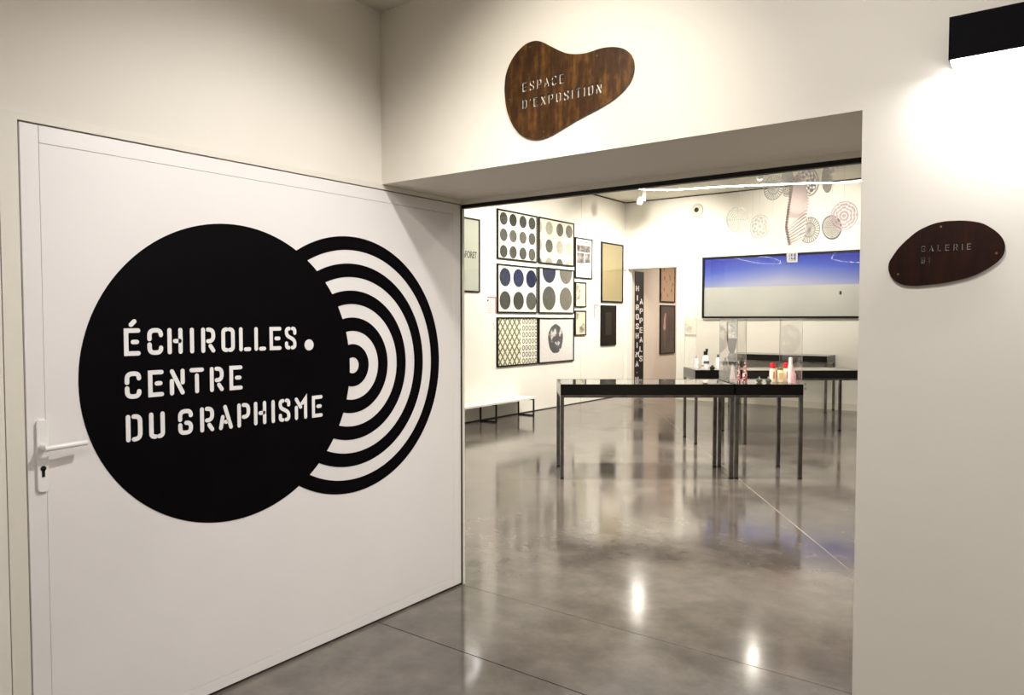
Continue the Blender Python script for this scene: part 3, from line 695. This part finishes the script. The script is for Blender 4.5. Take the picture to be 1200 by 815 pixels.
# big blue picture on the back wall
def blueprint():
    t = NT('blue_gradient_print'); tc = t.n('ShaderNodeTexCoord'); sp = t.n('ShaderNodeSeparateXYZ'); t.l(tc.outputs['Object'], sp.inputs[0])
    rg = t.n('ShaderNodeMapRange'); rg.inputs['From Min'].default_value = .55; rg.inputs['From Max'].default_value = 1.08; t.l(sp.outputs['Z'], rg.inputs[0])
    # deep blue towards both upper corners of the print, paler in the middle
    cx = t.n('ShaderNodeMath', operation='SUBTRACT'); cx.inputs[1].default_value = 1.42; t.l(sp.outputs['X'], cx.inputs[0])
    ab = t.n('ShaderNodeMath', operation='ABSOLUTE'); t.l(cx.outputs[0], ab.inputs[0])
    ml = t.n('ShaderNodeMath', operation='MULTIPLY_ADD'); ml.inputs[1].default_value = .26; ml.inputs[2].default_value = -.15; t.l(ab.outputs[0], ml.inputs[0])
    ad = t.n('ShaderNodeMath', operation='ADD'); t.l(rg.outputs[0], ad.inputs[0]); t.l(ml.outputs[0], ad.inputs[1])
    up = t.ramp(ad.outputs[0], [(.0, hexc('#b3b6d0')), (.3, hexc('#8390cc')), (.65, hexc('#3f58be')), (1.0, hexc('#1526a4'))])
    n = t.noise(1.5); lo = t.ramp(n.outputs['Fac'], [(.3, hexc('#bfc1bd')), (.7, hexc('#cbcbc4'))])
    gt = t.n('ShaderNodeMath', operation='GREATER_THAN'); gt.inputs[1].default_value = .553; t.l(sp.outputs['Z'], gt.inputs[0])
    mx = t.n('ShaderNodeMix', data_type='RGBA'); t.l(gt.outputs[0], mx.inputs['Factor']); t.l(lo.outputs[0], mx.inputs['A']); t.l(up.outputs[0], mx.inputs['B'])
    t.l(mx.outputs['Result'], t.b.inputs['Base Color']); t.b.inputs['Roughness'].default_value = .6; return t.m
i = picture('framed_picture', 'long black framed blue and pale grey panorama on back wall', 'B', -5.222, -2.40, 1.51, 2.615, .034, .05, sheet=blueprint())
MB().box(2.34, 2.375, i[4] - .001, i[4] + .0003, .385, .445).build('printed_figure', plain('print_black', (.02, .02, .02), .7), i[0])

# ------------------------------------------------------------------ wall texts
M_redline = plain('label_red', hexc('#b3252e'), .6); M_card = plain('label_card', hexc('#f3f0e8'), .7); M_txt = plain('label_text', hexc('#a9a6a0'), .8, var=.3, scale=80)
def card(label, a0, a1, z0, z1, side, lines=9):
    t = thing('wall_label', label, 'label', (GX, a0, z0), R(90), 'exhibition wall labels'); w, h = a1 - a0, z1 - z0
    MB().box(0, w, -.006, 0, 0, h).build('card', M_card, t)
    if side:
        m = MB(); m.box(.05 if side > 0 else .0, w if side > 0 else w - .06, -.0075, -.0055, h - .018, h - .002)
        m.box(w - .018 if side > 0 else .002, w - .002 if side > 0 else .018, -.0075, -.0055, h * .30, h - .018); m.build('red_border', M_redline, t)
    m = MB()
    for k in range(lines): m.box(w * .25, w * (.75 if k % 4 else .6), -.0075, -.0055, h * .72 - k * h * .055, h * .74 - k * h * .055)
    m.build('text_lines', M_txt, t)
    MB().box(w * .2, w * .32, -.0075, -.0055, h * .80, h * .88).build('black_mark', M_blackm, t)
card('white label with red corner line, left of the dotted prints', 8.56, 8.825, 1.475, 1.83, 1)
card('white label with red corner line, left of the black picture', 11.75, 11.98, 1.405, 1.76, -1)
card('small plain white caption below the first red-lined label', 8.74, 8.828, 1.25, 1.455, 0, 6)

# ------------------------------------------------------------------ back wall fittings
sn = thing('wall_speaker', 'round white wall fitting with black centre high on back wall', 'speaker', (-5.35, GY, 3.49))
MB().lathe([(.115, 0), (.118, .006), (.108, .02), (.05, .028)], 32).build('ring', plain('speaker_ring', hexc('#cfccc0'), .5), sn, rot=(R(90), 0, 0), smooth=True)
MB().lathe([(.043, .02), (.043, .031), (.035, .034)], 24).build('cone', M_blackm, sn, rot=(R(90), 0, 0), smooth=True)
so = thing('wall_socket', 'white double power socket low on the back wall', 'socket', (-3.40, GY, .36))
MB().box(-.045, .045, -.012, 0, -.085, .085).build('cover_plate', M_white, so, bevel=.003)
for zz in (-.038, .038): MB().prism_y(circ(0, zz, .018, n=16), -.0135, -.0115).build('socket_hole', plain('socket_grey', hexc('#b5b3ac'), .5), so)
hb = MB().box(-6.815, -6.765, GY - .05, GY, 2.45, 2.60).build('door_holder_box', M_white, bevel=.004)  # box of the door holder
tag(hb, 'small white box at the corner above the doorway', 'box')

# ------------------------------------------------------------------ through the doorway
bn_ = thing('banner', 'tall black banner lettered HIROSHIMA APPEALS through the doorway', 'banner', (GX + .0125, 13.35, .12), R(90))
MB().box(0, .385, -.01, 0, 0, 2.33).build('cloth', plain('banner_black', shade('#17110f', 0.5), .6), bn_)
m = MB()
for k, ch in enumerate('HIROSHIMA'):
    for po in glyph(ch, (.0243 if ch == 'I' else 0), 2.06 - .12 - k * .190 - .005, .112, .17): m.prism_y([(.03 + x * 2.0, z) for x, z in po], -.0115, -.0095)
m.prism_y(circ(.10, .30, .012), -.0115, -.0095)
for k, ch in enumerate('APPEALS'):
    for po in glyph(ch, 0, 1.795 - .12 - k * .193, .112, .17): m.prism_y([(.205 + x * 2.0, z) for x, z in po], -.0115, -.0095)
for k, ch in enumerate('H'):
    for po in glyph(ch, 0, .10, .112, .17): m.prism_y([(.03 + x * 2.0, z) for x, z in po], -.0115, -.0095)
m.build('lettering', plain('banner_white', hexc('#d9d3cd'), .7), bn_)
def drops():
    t = NT('beige_drops_print'); v = t.n('ShaderNodeTexVoronoi'); v.inputs['Scale'].default_value = 1; mp = t.mapped((11, 1, 5.5)); t.l(mp, v.inputs['Vector'])
    r = t.ramp(v.outputs['Distance'], [(.20, hexc('#4a2f26')), (.30, hexc('#b99a7d')), (1, hexc('#b99a7d'))]); t.l(r.outputs[0], t.b.inputs['Base Color']); return t.m
picture('framed_poster', 'beige poster with brown drops, upper one through the doorway', 'R', 14.49, 15.24, 1.855, 2.88, .025, sheet=drops(), group='posters beyond the doorway')
i = picture('framed_poster', 'dark poster with hanging pink shape, lower one through the doorway', 'R', 14.50, 15.25, .745, 1.795, .025, sheet=plain('dark_poster', hexc('#4a3d36'), .6, var=.3, scale=3), group='posters beyond the doorway')
MB().prism_y([(.15, .55), (.24, .50), (.29, .58), (.27, .72), (.31, .86), (.25, .88), (.19, .76)], i[4] - .001, i[4] + .0003).build('printed_shape', plain('poster_pink', hexc('#b98f86'), .7, var=.3, scale=12), i[0])
MB().box(.22, .25, i[4] - .001, i[4] + .0003, .12, .50).build('printed_stem', plain('poster_stem', hexc('#7b6d63'), .7), i[0])

# ------------------------------------------------------------------ ceiling lights
def spotlight(label, x, y, zl, to):
    t = thing('ceiling_spotlight', label, 'spotlight', (x, y, GZ), 0, 'gallery ceiling spotlights')
    MB().box(-.03, .03, -.06, .06, -.03, 0).build('track_adapter', M_white, t, bevel=.003)
    MB().box(.055, .10, -.03, .03, -.24, -.03).box(-.03, .10, -.03, .03, -.045, -.03).build('driver_box', M_white, t, bevel=.003)
    dv = (Vector(to) - Vector((x, y, zl))).normalized(); q = Vector((0, 0, -1)).rotation_difference(dv).to_euler()
    h = MB().lathe([(.030, .06), (.050, .03), (.055, -.05), (.053, -.055)], 20).build('lamp_head', M_white, t, (0, 0, zl - GZ), q, smooth=True)
    MB().lathe([(.048, -.0565), (.048, -.058)], 20).build('lens', M_lens, h)
    MB().tube([(0, 0, -.03), (0, 0, zl - GZ + .05)], .008).build('arm', M_white, t)
spotlight('white ceiling spotlight near the far left corner of the gallery', -5.83, 11.60, 3.54, (-6.3, 12.3, 2))
spotlight('white ceiling spotlight in front of the blue picture, left one', -3.46, 10.62, 3.54, (-3.6, 12.9, 2.6))
spotlight('white ceiling spotlight in front of the blue picture, right one', -2.53, 10.68, 3.52, (-3.0, 12.9, 2.6))
def led(label, pts, z):
    P = smooth_loop(pts, 8); cx = sum(p[0] for p in P) / len(P); cy = sum(p[1] for p in P) / len(P)
    t = thing('led_ring', label, 'light', (cx, cy, z), 0, 'suspended light rings')
    MB().tube([(x - cx, y - cy, 0) for x, y in P], .007, 8, True).build('light_tube', M_led, t, smooth=True)
    for k in (0, len(P) // 3, 2 * len(P) // 3):
        x, y = P[k]; MB().tube([(x - cx, y - cy, .012), (x - cx, y - cy, GZ - z - .004)], .0015, 5).build('wire', M_white, t)
led('large curved white light ring hung over the tables', [(-3.98, 8.16), (-3.17, 8.50), (-2.37, 8.83), (-1.85, 9.06), (-1.20, 8.6), (-1.20, 6.5), (-2.0, 4.5), (-3.6, 3.7), (-4.55, 4.1), (-4.72, 5.4), (-4.33, 6.95)], 3.05)
led('small oval white light ring hung by the left wall', [(-6.66, 7.15), (-6.72, 6.0), (-6.67, 4.97), (-6.4, 4.6), (-6.1, 5.2), (-5.87, 6.86), (-6.1, 7.5), (-6.45, 7.6)], 3.05)

# ------------------------------------------------------------------ hanging paper pieces
Md = [sheer('paper_disc_white', hexc('#d9d8cf'), .7, .35), sheer('paper_disc_lilac', hexc('#c4bdc6'), .8, .35), sheer('paper_disc_grey', hexc('#b4b3ad'), .8, .35), sheer('paper_disc_pink', hexc('#d9c3ca'), .95, .35)]
M_thread = sheer('nylon_thread', (.9, .9, .9), .5)
def disc(label, loc, rx, ry, style, mat, side=1):
    face = math.acos(max(-1, min(1, rx / ry)))
    base = math.atan2(loc[0], loc[1])                      # turned towards the opening, then twisted
    t = thing('hanging_disc', label, 'mobile', loc, -base * 1 + face * side, 'perforated discs hung from the ceiling')
    nr, ns = 14, 56; m = MB(); R0 = ry
    for a in range(nr):
        for b in range(ns):
            f = (a + .5) / nr; th = (b + .5) / ns * 2 * math.pi
            edge = a >= nr - 1
            if style == 'rings': k = edge or a % 2 == 0 or b % 14 == 0
            elif style == 'spokes': k = edge or a < 2 or b % 2 == 0 or a == 7
            elif style == 'dots': k = edge or not (a % 2 == 1 and (b + a) % 3 == 0)
            elif style == 'petals': k = edge or (math.sin(th * 8) * .35 + .55 > f) == (math.cos(f * 14) > -.2)
            else: k = edge or int(f * 9 / max(abs(math.cos(((th + .0) % (math.pi / 3)) - math.pi / 6)), .6) * .9) % 2 == 0
            if not k: continue
            r0, r1 = R0 * a / nr, R0 * (a + 1) / nr; t0, t1 = b / ns * 2 * math.pi, (b + 1) / ns * 2 * math.pi
            q = [(r1 * math.cos(t0), r1 * math.sin(t0)), (r1 * math.cos(t1), r1 * math.sin(t1)), (r0 * math.cos(t1), r0 * math.sin(t1)), (r0 * math.cos(t0), r0 * math.sin(t0))]
            if a == 0: q = q[:3]
            m.add([(x, 0, z) for x, z in q], [tuple(range(len(q)))])
    o = m.build('disc', mat, t)
    sm = o.modifiers.new('thickness', 'SOLIDIFY'); sm.thickness = .003
    bm = bmesh.new(); bm.from_mesh(o.data); bmesh.ops.remove_doubles(bm, verts=bm.verts, dist=.0002); bm.to_mesh(o.data); bm.free()
    MB().tube([(0, 0, ry), (0, 0, GZ - loc[2])], .0012, 5).build('thread', M_thread, t)
    return t
disc('faint white ringed disc, leftmost of the hanging discs', (-3.14, 8.87, 2.70), .138, .161, 'rings', Md[0])
disc('white petal-cut disc, second from left in the lower row', (-2.93, 9.02, 2.62), .115, .145, 'petals', Md[0], -1)
disc('white dotted disc just left of the twisted paper column', (-2.80, 9.11, 2.61), .092, .123, 'dots', Md[0])
disc('large upper left disc with fine radial slits', (-2.80, 9.12, 3.09), .115, .153, 'spokes', Md[2], -1)
disc('small dark-dotted disc left of the column\'s tip', (-2.665, 9.23, 3.21), .069, .092, 'dots', Md[2])
disc('tiny white disc below the small dark-dotted one', (-2.75, 9.50, 3.10), .054, .077, 'petals', Md[2], -1)
disc('large lilac disc right of the column\'s tip', (-2.53, 9.60, 3.205), .130, .184, 'petals', Md[1])
disc('narrow white disc seen nearly edge-on at upper right', (-2.28, 9.50, 3.18), .061, .153, 'dots', Md[0])
disc('grey-edged disc right of the twisted column, lower row', (-2.50, 9.58, 2.60), .123, .161, 'spokes', Md[2], -1)
disc('grey ringed disc half hidden by the pink disc', (-2.30, 9.86, 2.645), .115, .153, 'rings', Md[2])
disc('pink and white maze-patterned disc, rightmost of the lower row', (-2.10, 9.58, 2.74), .153, .176, 'hex', Md[3], -1)

tc_ = thing('paper_spiral', 'tall twisted pale pink column of slanting paper slats', 'mobile', (-2.625, 9.24, 2.37), TAZ)
M_pinkp = plain('pink_paper', hexc('#a89a94'), .8, var=.03)
LP = [(0, 0), (-.054, .237), (-.035, .42), (-.005, .70), (.054, .912)]
RP = [(0, 0), (.10, .06), (.153, .13), (.178, .35), (.199, .574), (.15, .76), (.054, .912)]
def prof(P, z):
    for (x0, z0), (x1, z1) in zip(P, P[1:]):
        if z <= z1: return x0 + (x1 - x0) * (z - z0) / (z1 - z0)
    return P[-1][0]
NS = 27
for k in range(NS):
    f = (k + .5) / NS
    zl = .02 + .80 * f; zr = min(.90, zl + .06 + .17 * math.sin(math.pi * min(1, f * 1.1)))
    a = Vector((prof(LP, zl), 0, zl)); b = Vector((prof(RP, zr), 0, zr)); tw = -.6 + 1.6 * f
    n = Vector((-(b - a).normalized().z, 0, (b - a).normalized().x)) * .0115
    dy = Vector((0, .045, 0)); v = []
    for s3 in (-1, 1):
        for p, s2 in ((a, -1), (b, -1), (b, 1), (a, 1)):
            sh = (.03 if p is b else -.03) * tw
            v.append(p + n * s3 + dy * s2 * (1 if p is a else .8) + Vector((0, sh, 0)))
    m = MB(); m.add(v, [(0, 3, 2, 1), (4, 5, 6, 7), (0, 1, 5, 4), (1, 2, 6, 5), (2, 3, 7, 6), (3, 0, 4, 7)])
    m.build('slat', M_pinkp, tc_)
MB().tube([(.054, 0, .90), (.054, 0, GZ - 2.37)], .0012, 5).build('thread', M_thread, tc_)

MP = plain('white_lattice', hexc('#a5a5a3'), .6, var=.1); h_ = .058; NC = 9
m = MB()
for ax in range(6):
    sg = h_ if ax % 2 else -h_
    for a in range(NC):
        for b in range(NC):
            if a in (0, NC - 1) or b in (0, NC - 1) or (a * b + a + ax) % 3 == 0:
                st_ = 2 * h_ / NC; u0, v0 = -h_ + a * st_, -h_ + b * st_
                q = [(u0, v0), (u0 + st_, v0), (u0 + st_, v0 + st_), (u0, v0 + st_)]
                m.add([((sg, x, y), (x, sg, y), (x, y, sg))[ax // 2] for x, y in q], [(0, 1, 2, 3)])
lc = m.build('lattice_cube', MP, tc_, (.02, 0, -.125), (0, 0, R(-16)))
lc.modifiers.new('thickness', 'SOLIDIFY').thickness = .002
MB().tube([(.02, 0, -.068), (.015, 0, .05)], .0012, 5).build('thread', M_thread, tc_)
for lb, loc, r in (('small white paper star hung left, above the blue picture', (-3.0, 8.97, 2.41), .05), ('small white paper star hung right, above the blue picture', (-2.30, 9.49, 2.40), .055)):
    st = thing('paper_star', lb, 'mobile', loc, TAZ, 'paper stars')
    P = [(r * (1 if k % 2 == 0 else .4) * math.cos(k * math.pi / 5 - math.pi / 2), r * (1 if k % 2 == 0 else .4) * math.sin(k * math.pi / 5 - math.pi / 2)) for k in range(10)]
    m = MB(); n = 10
    m.add([(x, 0, z) for x, z in P] + [(0, -.014, 0), (0, .014, 0)], [(k, (k + 1) % n, n) for k in range(n)] + [((k + 1) % n, k, n + 1) for k in range(n)])
    m.build('star', plain('white_paper', hexc('#f6f4ee'), .8), st)
    MB().tube([(0, 0, r * .4), (0, 0, GZ - loc[2])], .0012, 5).build('thread', M_thread, st)
